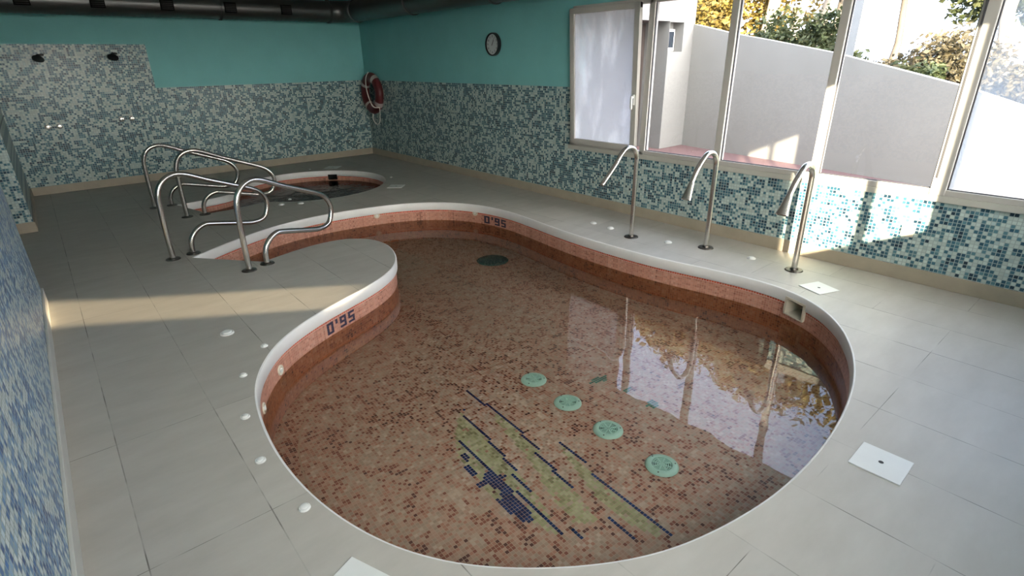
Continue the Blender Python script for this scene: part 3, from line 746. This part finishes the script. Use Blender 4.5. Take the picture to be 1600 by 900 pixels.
# ------------------------------------------------------------------ grilles on the pool floor
def grille(x, y, r, label):
    z = FLOOR_P+0.0025
    t = thing('floor_grille', label, 'grille', (x, y, z), 'aqua grilles on the pool floor')
    obj('rim', lathe(B(), [(r*0.60, 0.001), (r*0.60, 0.012), (r*0.66, 0.014), (r*0.86, 0.011), (r*0.98, 0.004), (r, 0.0), (r*0.60, 0.0)], (x, y, z), seg=36), 'aqua_plastic', t, smooth=True)
    obj('well', lathe(B(), [(0, 0.001), (r*0.62, 0.001), (r*0.62, 0.0), (0, 0.0)], (x, y, z), seg=30), 'aqua_dark', t)
    b = B()
    for k in range(4):
        a = math.radians(20+45*k); obox(b, x, y, r*0.61, r*0.035, z+0.003, z+0.011, a)
    for q in (0.16, 0.28, 0.40, 0.52):
        lathe(b, [(r*(q-0.022), 0.003), (r*(q-0.022), 0.010), (r*(q+0.022), 0.010), (r*(q+0.022), 0.003), (r*(q-0.022), 0.003)], (x, y, z), seg=28)
    obj('spokes', b, 'aqua_plastic', t)
    for k in range(3):
        a = math.radians(80+120*k); obj('screw', lathe(B(), [(0, 0.013), (0.004, 0.013), (0.005, 0.008), (0, 0.008)], (x+r*0.8*math.cos(a), y+r*0.8*math.sin(a), z), seg=10), 'steel_dark', t)
grille(2.149, 2.348, 0.089, 'aqua round grille on the pool floor, farthest of the row of four')
grille(2.129, 2.004, 0.089, 'aqua round grille on the pool floor, second farthest in the row')
grille(2.111, 1.654, 0.090, 'aqua round grille on the pool floor, second nearest in the row')
grille(2.092, 1.262, 0.090, 'aqua round grille on the pool floor, nearest of the row of four')
t = thing('drain_cover', 'dark green round drain cover on the far part of the pool floor', 'drain', (3.44, 4.43, FLOOR_P))
obj('plate', lathe(B(), [(0, 0.020), (0.13, 0.018), (0.155, 0.010), (0.160, 0.0), (0, 0.0)], (3.44, 4.43, FLOOR_P+0.001), seg=36), 'drain', t, smooth=True)
obj('rim', lathe(B(), [(0.160, 0.001), (0.162, 0.007), (0.170, 0.005), (0.174, 0.0), (0.160, 0.0)], (3.44, 4.43, FLOOR_P+0.001), seg=36), 'aqua_dark', t, smooth=True)

# ------------------------------------------------------------------ wall things
# life ring on the right wall in the far corner
RC = Vector((XR-0.10, 9.15, 1.075)); RR = 0.258
t = thing('life_ring', 'dark red life ring with pale bands hanging in the far corner', 'life ring', tuple(RC))
def torus_arc(b, a0, a1, r, n, seg=16):
    rings = []
    for i in range(n+1):
        a = a0+(a1-a0)*i/n; c = RC+Vector((0, math.cos(a)*RR, math.sin(a)*RR)); u = Vector((0, math.cos(a), math.sin(a)))
        rings.append([b.verts.new(c+u*(r*math.cos(2*PI*k/seg))+Vector((1, 0, 0))*(r*0.85*math.sin(2*PI*k/seg))) for k in range(seg)])
    for r0, r1 in zip(rings, rings[1:]):
        for k in range(seg): b.faces.new((r0[k], r1[k], r1[(k+1) % seg], r0[(k+1) % seg]))
    return b
b = torus_arc(B(), 0, 2*PI, 0.082, 56); bmesh.ops.remove_doubles(b, verts=b.verts[:], dist=1e-5)
obj('ring', b, 'ring', t, smooth=True)
for a in (35, 125, 215, 305):
    obj('band', torus_arc(B(), math.radians(a-7), math.radians(a+7), 0.0845, 5), 'ring_band', t, smooth=True)
def ringpt(deg, rr, dx): a = math.radians(deg); return RC+Vector((dx, math.cos(a)*rr, math.sin(a)*rr))
rope = [ringpt(90, 0.345, -0.03), ringpt(88, 0.25, -0.083), RC+Vector((-0.085, 0.03, 0.10)), RC+Vector((-0.085, -0.02, -0.05)), RC+Vector((-0.085, -0.10, -0.17)), RC+Vector((-0.085, -0.20, -0.215)), ringpt(218, 0.355, -0.04)]
obj('rope', tube(B(), catmull(rope, 6), 0.009, 8), 'rope', t, smooth=True)
loop = [ringpt(218, 0.352, -0.03), RC+Vector((-0.03, -0.265, -0.34)), RC+Vector((-0.03, -0.23, -0.455)), RC+Vector((-0.03, -0.13, -0.505)), RC+Vector((-0.03, -0.03, -0.47)), RC+Vector((-0.03, 0.01, -0.40)), ringpt(268, 0.34, -0.03)]
obj('rope_loop', tube(B(), catmull(loop, 6), 0.008, 8), 'rope', t, smooth=True)
obj('hook', box(B(), XR-0.085, XR-0.001, RC.y-0.015, RC.y+0.015, RC.z+0.20, RC.z+0.225, 0.003), 'steel_dark', t)

# wall clock
CC = Vector((XR, 5.85, 1.757)); CR = 0.135
t = thing('wall_clock', 'round wall clock with black rim on the teal right wall', 'clock', tuple(CC))
obj('rim', lathe(B(), [(0, 0.0), (CR, 0.0), (CR, 0.040), (CR*0.97, 0.048), (CR*0.90, 0.048), (CR*0.87, 0.030), (0, 0.030)], CC, (-1, 0, 0), 48), 'black', t, smooth=True)
obj('face', lathe(B(), [(0, 0.033), (CR*0.875, 0.033), (CR*0.875, 0.031), (0, 0.031)], CC, (-1, 0, 0), 40), 'face', t)
# numerals 1..12 (flat lettering on the face)
for n in range(1, 13):
    tmp = B()
    cu = bpy.data.curves.new('num', 'FONT'); cu.body = str(n); cu.size = 0.034; cu.align_x = 'CENTER'; cu.align_y = 'CENTER'; cu.extrude = 0.0005
    to = bpy.data.objects.new('num', cu); C.objects.link(to)
    bpy.context.view_layer.update()
    me = bpy.data.meshes.new_from_object(to.evaluated_get(bpy.context.evaluated_depsgraph_get()))
    a = PI/2-n*PI/6
    # face looks towards -x: its right-hand side is towards -y
    mt = Matrix(((0, 0, -1, CC.x-0.0345), (-1, 0, 0, CC.y-math.cos(a)*CR*0.68), (0, 1, 0, CC.z+math.sin(a)*CR*0.68), (0, 0, 0, 1)))
    me.transform(mt); tmp.from_mesh(me)
    bpy.data.objects.remove(to); bpy.data.curves.remove(cu); bpy.data.meshes.remove(me)
    obj('numeral', tmp, 'black', t)
def hand(deg, L, w):
    a = math.radians(90-deg); d = Vector((0, -math.cos(a), math.sin(a))); s = Vector((0, d.z, -d.y)); o = CC+Vector((-0.038, 0, 0)); b = B()
    vs = []
    for dx in (0, -0.0015):
        vs += [b.verts.new(o+Vector((dx, 0, 0))+d*q+s*r) for q, r in ((-0.015, -w), (-0.015, w), (L, w*0.6), (L, -w*0.6))]
    for f in ((0, 1, 2, 3), (7, 6, 5, 4), (0, 4, 5, 1), (1, 5, 6, 2), (2, 6, 7, 3), (3, 7, 4, 0)): b.faces.new([vs[i] for i in f])
    return b
obj('hour_hand', hand(32, 0.055, 0.0055), 'black', t); obj('minute_hand', hand(27, 0.080, 0.0032), 'black', t)

# wall showers on the high tiled panel of the end wall
def wall_shower(x, zh, x1, x2, zt, label):
    t = thing('wall_shower', label, 'shower', (x, YE, zt), 'showers on the end wall')
    obj('arm', tube(B(), catmull([(x+0.05, YE, zh+0.02), (x+0.02, YE-0.07, zh+0.02), (x, YE-0.14, zh-0.005)], 5), 0.012, 10), 'steel_dark', t, smooth=True)
    obj('shower_head', lathe(B(), [(0, 0.0), (0.018, 0.0), (0.03, 0.03), (0.062, 0.055), (0.062, 0.065), (0, 0.065)], (x, YE-0.13, zh+0.02), (-0.25, -0.55, -0.8), 20), 'black', t, smooth=True)
    for xx in (x1, x2):
        obj('tap', lathe(B(), [(0, 0), (0.034, 0), (0.034, 0.006), (0.016, 0.010), (0.016, 0.030), (0.028, 0.036), (0.030, 0.060), (0.022, 0.072), (0, 0.075)], (xx, YE, zt), (0, -1, 0), 18), 'steel', t, smooth=True)
wall_shower(0.249, 1.705, 0.109, 0.231, 0.855, 'wall shower with two taps on the mosaic end wall, nearer the left corner')
wall_shower(1.031, 1.715, 0.933, 1.054, 0.895, 'wall shower with two taps on the mosaic end wall, right one near the panel edge')
# socket on the right wall
t = thing('wall_socket', 'small cream wall socket low on the mosaic under the right windows', 'socket', (XR, 1.044, 0.368))
obj('plate', box(B(), XR-0.010, XR, 1.004, 1.084, 0.328, 0.408, 0.003), 'cream_plastic', t)
obj('insert', box(B(), XR-0.013, XR-0.010, 1.026, 1.062, 0.350, 0.386, 0.001), 'base', t)

# air duct under the ceiling
DY, DX, DZ, DR = YE-0.33, XR-0.33, 2.325, 0.155
t = thing('air_duct', 'black round air duct under the ceiling along the end and right walls', 'air duct', (2.0, DY, DZ))
def ribbed(p0, p1):
    p0, p1 = Vector(p0), Vector(p1); n = int((p1-p0).length/0.035); pts = []; rr = []
    for i in range(n+1): pts.append(p0.lerp(p1, i/n)); rr.append(DR-(0.0035 if i % 2 else 0))
    return tube(B(), pts, rr, 32)
obj('duct_pipe', ribbed((-0.9, DY, DZ), (DX-0.34, DY, DZ)), 'duct', t, smooth=True)
obj('duct_pipe', ribbed((DX, DY-0.34, DZ), (DX, YN+0.1, DZ)), 'duct', t, smooth=True)
el = [(DX-0.34, DY, DZ)] + [(DX-0.30+0.30*math.sin(a), DY-0.30+0.30*math.cos(a), DZ) for a in [PI/2*i/8 for i in range(9)]] + [(DX, DY-0.34, DZ)]
obj('elbow', tube(B(), el, DR+0.004, 32), 'duct', t, smooth=True)
def flange(c, ax): return lathe(B(), [(DR-0.01, -0.014), (DR+0.013, -0.014), (DR+0.013, -0.004), (DR+0.005, 0), (DR+0.013, 0.004), (DR+0.013, 0.014), (DR-0.01, 0.014)], c, ax, 36)
for x in (0.02-0.6, 2.40, DX-0.34): obj('flange_ring', flange((x, DY, DZ), (1, 0, 0)), 'duct_ring', t, smooth=True)
for y in (DY-0.34, 7.2, 5.4, 3.6, 1.8): obj('flange_ring', flange((DX, y, DZ), (0, 1, 0)), 'duct_ring', t, smooth=True)
for x in (0.245, 0.975, 1.735, 2.52, 3.30):
    n = Vector((0, -math.cos(math.radians(8)), -math.sin(math.radians(8)))); b = B()
    f = obj('air_outlet', box(B(), x-0.078, x+0.078, DY-DR-0.012, DY-DR+0.03, DZ-0.075, DZ+0.055, 0.003), 'outlet', t)
    bb = B()
    for q in range(5): box(bb, x-0.066, x+0.066, DY-DR-0.015, DY-DR-0.010, DZ-0.062+q*0.022, DZ-0.054+q*0.022)
    obj('louvre', bb, 'hole', f)

# ------------------------------------------------------------------ outside the windows
bm = B(); fill(bm, [[(XR+0.2, -12), (9.9, -12), (9.9, 7.2), (XR+0.2, 7.2)]], -0.004); struct('ground_terrace', bm, 'terracotta', label='reddish terracotta terrace outside the windows', cat='terrace', up=True)
bm = B(); fill(bm, [[(-30, -40), (60, -40), (60, 60), (-30, 60)], [(-2.7, -12), (9.9, -12), (9.9, YE+0.2), (-2.7, YE+0.2)]], -0.02); struct('ground_garden', bm, 'earth', label='dry garden ground', cat='ground', up=True)
# sloping garden wall
b = B(); prof = [(6.093, 2.11), (5.21, 1.92), (4.51, 1.80), (3.43, 1.60), (2.45, 1.37), (1.78, 1.21), (1.15, 1.02), (-1.0, 0.62), (-9.0, 0.5)]
def gw(y): return 9.476+(8.477-9.476)*(y-6.093)/(1.773-6.093)
rows = []
for y, z in prof: rows.append([b.verts.new(v) for v in ((gw(y), y, -0.02), (gw(y), y, z), (gw(y)+0.18, y, z), (gw(y)+0.18, y, -0.02))])
for r0, r1 in zip(rows, rows[1:]):
    for k in range(3): b.faces.new((r0[k], r1[k], r1[k+1], r0[k+1]))
b.faces.new(rows[0]); b.faces.new(rows[-1][::-1])
struct('wall_garden', b, 'plaster', label='sloping white garden wall outside the windows', cat='wall')
# annex building at the end of the terrace
YB = 6.093
t = thing('annex_building', 'white rendered annex with a recessed door and tiny window outside', 'building', (8, YB, 0))
b = B(); ZB = 2.75
dx0, dx1, wx0, wx1, wz0, wz1, rec = 7.55, 8.745, 8.74+0.0, 9.17, 1.66, 2.13, 0.55
box(b, 5.2, dx0, YB, YB+3, 0, ZB); box(b, dx1, wx0+0.01, YB, YB+3, 0, ZB); box(b, wx1, 9.505, YB, YB+3, 0, ZB)
box(b, wx0+0.01, wx1, YB, YB+3, 0, wz0); box(b, wx0+0.01, wx1, YB, YB+3, wz1, ZB); box(b, dx0, dx1, YB, YB+3, 2.14, ZB)
box(b, wx0+0.01, wx1, YB+0.22, YB+3, wz0, wz1); box(b, dx0, dx1, YB+rec, YB+3, 0, 2.14)
obj('annex_wall', b, 'annex', t)
obj('door', box(B(), dx0+0.02, dx1-0.02, YB+rec-0.06, YB+rec, 0.02, 2.12, 0.005), 'door_dark', t)
obj('window_frame', box(B(), wx0+0.05, wx1-0.01, YB+0.17, YB+0.22, wz0+0.01, wz1-0.10, 0.004), 'white_plastic', t)
obj('window_pane', box(B(), wx0+0.09, wx1-0.045, YB+0.16, YB+0.17, wz0+0.07, wz1-0.14), 'pane_dark', t)

def leaves(n, ctr, rad, size, seed=0, hollow=0.3):
    """a crown of small folded leaves spread through a lumpy ellipsoid"""
    r = random.Random(seed); b = B(); c = Vector(ctr)
    lumps = [(Vector((r.uniform(-1, 1)*0.65, r.uniform(-1, 1)*0.65, r.uniform(-1, 1)*0.65)), r.uniform(0.35, 0.6)) for _ in range(14)]
    for _ in range(n):
        lc, lr = r.choice(lumps)
        d = Vector((r.gauss(0, 1), r.gauss(0, 1), r.gauss(0, 1))).normalized()*(hollow+(1-hollow)*r.random())*lr
        q = lc+d; p = c+Vector((q.x*rad[0], q.y*rad[1], q.z*rad[2]))
        a = Vector((r.uniform(-1, 1), r.uniform(-1, 1), r.uniform(-0.9, 0.5))).normalized(); w = a.orthogonal().normalized()
        w = Matrix.Rotation(r.uniform(0, 2*PI), 3, a) @ w; s = size*r.uniform(0.6, 1.3); nrm = a.cross(w)
        v0 = b.verts.new(p); v1 = b.verts.new(p+a*s*0.5+w*s*0.28+nrm*s*0.08); v2 = b.verts.new(p+a*s); v3 = b.verts.new(p+a*s*0.5-w*s*0.28+nrm*s*0.08)
        b.faces.new((v0, v1, v2)); b.faces.new((v0, v2, v3))
    return b
def branchy(b, p0, p1, r0, r1, wob, seed):
    r = random.Random(seed); p0, p1 = Vector(p0), Vector(p1); n = 7
    pts = [p0.lerp(p1, i/n)+Vector((r.uniform(-wob, wob), r.uniform(-wob, wob), 0))*(1 if 0 < i < n else 0) for i in range(n+1)]
    P = catmull(pts, 3); rr = [r0+(r1-r0)*i/(len(P)-1) for i in range(len(P))]
    return tube(b, P, rr, 10)
def az(deg, dist): a = math.radians(deg); return dist*math.cos(a), dist*math.sin(a)
# golden tree beside the annex corner
x, y = az(31.0, 16); t = thing('tree', 'golden-leaved tree just right of the annex corner', 'tree', (x, y, 0), 'trees beyond the garden wall')
obj('trunk', branchy(B(), (x, y, 0), (x+0.3, y-0.2, 4.5), 0.16, 0.07, 0.1, 1), 'bark_grey', t, smooth=True)
obj('foliage', leaves(15000, (x, y, 4.3), (1.7, 1.5, 2.9), 0.17, 11), 'leaf_gold', t)
# tall multi-stemmed tree
x, y = az(26.6, 15); t = thing('tree', 'tall tree with several pale bare stems above the garden wall', 'tree', (x, y, 0), 'trees beyond the garden wall')
for k, (dx, dy, tx, ty, r) in enumerate(((0, 0.45, 0.2, 1.1, 0.10), (0, 0.05, 0.1, -0.05, 0.17), (0.1, -0.15, 0.2, -0.75, 0.11), (0, -0.35, -0.3, -1.7, 0.16), (0.2, 0.2, 0.6, -2.4, 0.10))):
    obj('stem', branchy(B(), (x+dx, y+dy, 0), (x+tx*2, y+ty*1.5, 5.6), r, r*0.5, 0.09, 20+k), 'bark', t, smooth=True)
obj('foliage', leaves(11000, (x+0.3, y-0.6, 5.5), (2.2, 3.0, 1.7), 0.18, 12, 0.2), 'leaf_gold', t)
obj('lower_foliage', leaves(3600, (x+1.6, y+0.7, 2.6), (1.0, 1.3, 2.0), 0.16, 13), 'leaf_gold', t)
# slim tree
x, y = az(16.2, 15.5); t = thing('tree', 'slim tree with a pale thin trunk and sparse high crown in the fourth pane', 'tree', (x, y, 0), 'trees beyond the garden wall')
obj('trunk', branchy(B(), (x, y, 0), (x+0.1, y+0.25, 3.1), 0.10, 0.055, 0.05, 3), 'bark_grey', t, smooth=True)
obj('branch', branchy(B(), (x+0.1, y+0.25, 3.05), (x, y+1.0, 4.6), 0.05, 0.02, 0.06, 4), 'bark', t, smooth=True)
obj('branch', branchy(B(), (x+0.1, y+0.25, 3.05), (x, y-0.6, 4.4), 0.05, 0.02, 0.06, 5), 'bark', t, smooth=True)
obj('foliage', leaves(3400, (x, y+0.2, 3.7), (1.0, 1.35, 0.95), 0.14, 14, 0.1), 'leaf_tan', t)
x, y = az(20.5, 17); t = thing('tree', 'high leafy crown between the multi-stemmed and slim trees', 'tree', (x, y, 0), 'trees beyond the garden wall')
obj('trunk', branchy(B(), (x+0.5, y+0.6, 0), (x, y, 5.2), 0.08, 0.05, 0.06, 6), 'bark_grey', t, smooth=True)
obj('foliage', leaves(8000, (x-0.4, y, 6.2), (2.0, 2.2, 1.6), 0.18, 19, 0.2), 'leaf_gold', t)
# hazy tree behind the fogged pane
x, y = az(9.6, 14.5); t = thing('tree', 'thick-trunked tree seen through the fogged right pane', 'tree', (x, y, 0), 'trees beyond the garden wall')
obj('trunk', branchy(B(), (x, y, 0), (x, y+0.15, 2.6), 0.17, 0.10, 0.06, 8), 'bark', t, smooth=True)
obj('foliage', leaves(4500, (x+0.5, y-0.4, 2.7), (0.9, 1.7, 0.9), 0.15, 15), 'leaf_green', t)
# shrubs along the wall top
def shrub(azd, dist, zc, rad, n, mat, label, seed, size=0.105):
    x, y = az(azd, dist); t = thing('shrub', label, 'shrub', (x, y, 0), 'shrubs along the garden wall')
    b = B()
    for k in range(4): branchy(b, (x+0.1*k-0.2, y, 0), (x+0.3*k-0.5, y+0.4*(k-1.5), zc), 0.03, 0.012, 0.04, seed+k)
    obj('stems', b, 'bark_grey', t, smooth=True)
    obj('foliage', leaves(n, (x, y, zc), rad, size, seed), mat, t)
shrub(24.1, 12.2, 1.72, (0.5, 0.95, 0.62), 5200, 'leaf_green', 'dark green shrub at the foot of the multi-stemmed tree', 31)
shrub(22.0, 12.0, 1.38, (0.40, 0.62, 0.42), 2300, 'leaf_green', 'low green shrub on the wall left of the second thick mullion', 32)
shrub(19.4, 12.5, 1.25, (0.35, 0.55, 0.40), 1196, 'leaf_green', 'small dark shrub just right of the grey post', 33)
shrub(17.6, 13.0, 1.12, (0.35, 0.60, 0.36), 1196, 'leaf_tan', 'small dry shrub left of the slim tree trunk', 34)
shrub(12.9, 11.6, 1.20, (0.55, 0.75, 0.80), 4600, 'leaf_tan', 'round tan shrub right of the slim tree trunk', 35)
shrub(14.7, 11.0, 1.05, (0.35, 0.55, 0.40), 1609, 'leaf_green', 'low dark shrub at the base of the slim tree trunk', 36)
shrub(8.2, 11.2, 0.95, (0.6, 1.4, 0.55), 5060, 'leaf_tan', 'wide dry shrub along the wall behind the fogged pane', 37)
# grey post beyond the wall
x, y = az(20.05, 11.5); t = thing('utility_post', 'grey concrete post beyond the garden wall beside the second thick mullion', 'post', (x, y, 0))
obj('shaft', obox(B(), x, y, 0.09, 0.10, 0, 4.4, math.radians(20), 0.01), 'post', t)
obj('post_cap', obox(B(), x, y, 0.12, 0.13, 4.4, 4.5, math.radians(20), 0.01), 'post', t)

# ------------------------------------------------------------------ light
EL = math.radians(14.2); SD = Vector((0.842*math.cos(EL), 0.539*math.cos(EL), -math.sin(EL)))
sun = bpy.data.lights.new('low_sun', 'SUN'); sun.energy = 32.0; sun.color = (1.0, 0.86, 0.64); sun.angle = math.radians(0.6)
so = bpy.data.objects.new('low_sun', sun); C.objects.link(so); so.rotation_euler = SD.to_track_quat('-Z', 'Y').to_euler(); so.location = (-6, -5, 5)
# narrow lamp added in place of the sun reflected off the window glass
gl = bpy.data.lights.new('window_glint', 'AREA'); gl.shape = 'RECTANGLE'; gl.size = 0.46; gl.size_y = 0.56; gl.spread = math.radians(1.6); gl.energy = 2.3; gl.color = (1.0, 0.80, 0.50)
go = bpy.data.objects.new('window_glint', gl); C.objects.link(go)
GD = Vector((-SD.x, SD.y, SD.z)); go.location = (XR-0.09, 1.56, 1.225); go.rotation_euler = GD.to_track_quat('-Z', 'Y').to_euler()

GLOW = 37.0
w = bpy.data.worlds.new('sky'); SC.world = w; w.use_nodes = True; nt = w.node_tree
for n in list(nt.nodes): nt.nodes.remove(n)
k = NT(nt)
sky = k.n('ShaderNodeTexSky'); sky.sky_type = 'NISHITA'; sky.sun_disc = False; sky.sun_elevation = math.radians(22); sky.sun_rotation = math.atan2(-SD.x, -SD.y); sky.air_density = 1.0; sky.dust_density = 2.0; sky.ozone_density = 1.5
gp = k.xyz(k.n('ShaderNodeTexCoord').outputs['Generated'])
# sky brightened on the near side of the house, added to fill the room
dt = k.m('ADD', k.m('MULTIPLY', gp[0], -0.2), k.m('ADD', k.m('MULTIPLY', gp[1], -0.95), k.m('MULTIPLY', gp[2], 0.22)))
glow = k.m('POWER', k.m('MAXIMUM', dt, 0.0), 4.0)
hz = k.mix(0.70, sky.outputs[0], (4.3, 5.1, 6.9))
hz = k.mix(glow, hz, (GLOW, GLOW*0.95, GLOW*0.86))
bg = k.n('ShaderNodeBackground'); k.l(hz, bg.inputs[0]); bg.inputs[1].default_value = 1.0
ow = k.n('ShaderNodeOutputWorld'); k.l(bg.outputs[0], ow.inputs[0])

# ------------------------------------------------------------------ camera and view
cam = bpy.data.cameras.new('camera'); cam.sensor_width = 36.0; cam.lens = 18.996; cam.clip_start = 0.02; cam.clip_end = 300
co = bpy.data.objects.new('camera', cam); C.objects.link(co)
Rv, Uv, Fv = Vector((0.7621204, -0.64724687, -0.01561993)), Vector((0.2629136, 0.28734831, 0.92103604)), Vector((0.59164934, 0.70604705, -0.38916401))
mw = Matrix.Identity(4)
for i in range(3): mw[i][0], mw[i][1], mw[i][2] = Rv[i], Uv[i], -Fv[i]
mw.translation = (0, 0, CAM_H); co.matrix_world = mw
SC.camera = co
SC.view_settings.view_transform = 'Standard'; SC.view_settings.look = 'None'; SC.view_settings.gamma = 1.0; SC.view_settings.exposure = 0.0
SC.view_settings.use_curve_mapping = False
SC.cycles.max_bounces = 10; SC.cycles.transparent_max_bounces = 16; SC.cycles.caustics_reflective = False; SC.cycles.caustics_refractive = False
SC.cycles.sample_clamp_indirect = 6.0
SC.cycles.use_denoising = True
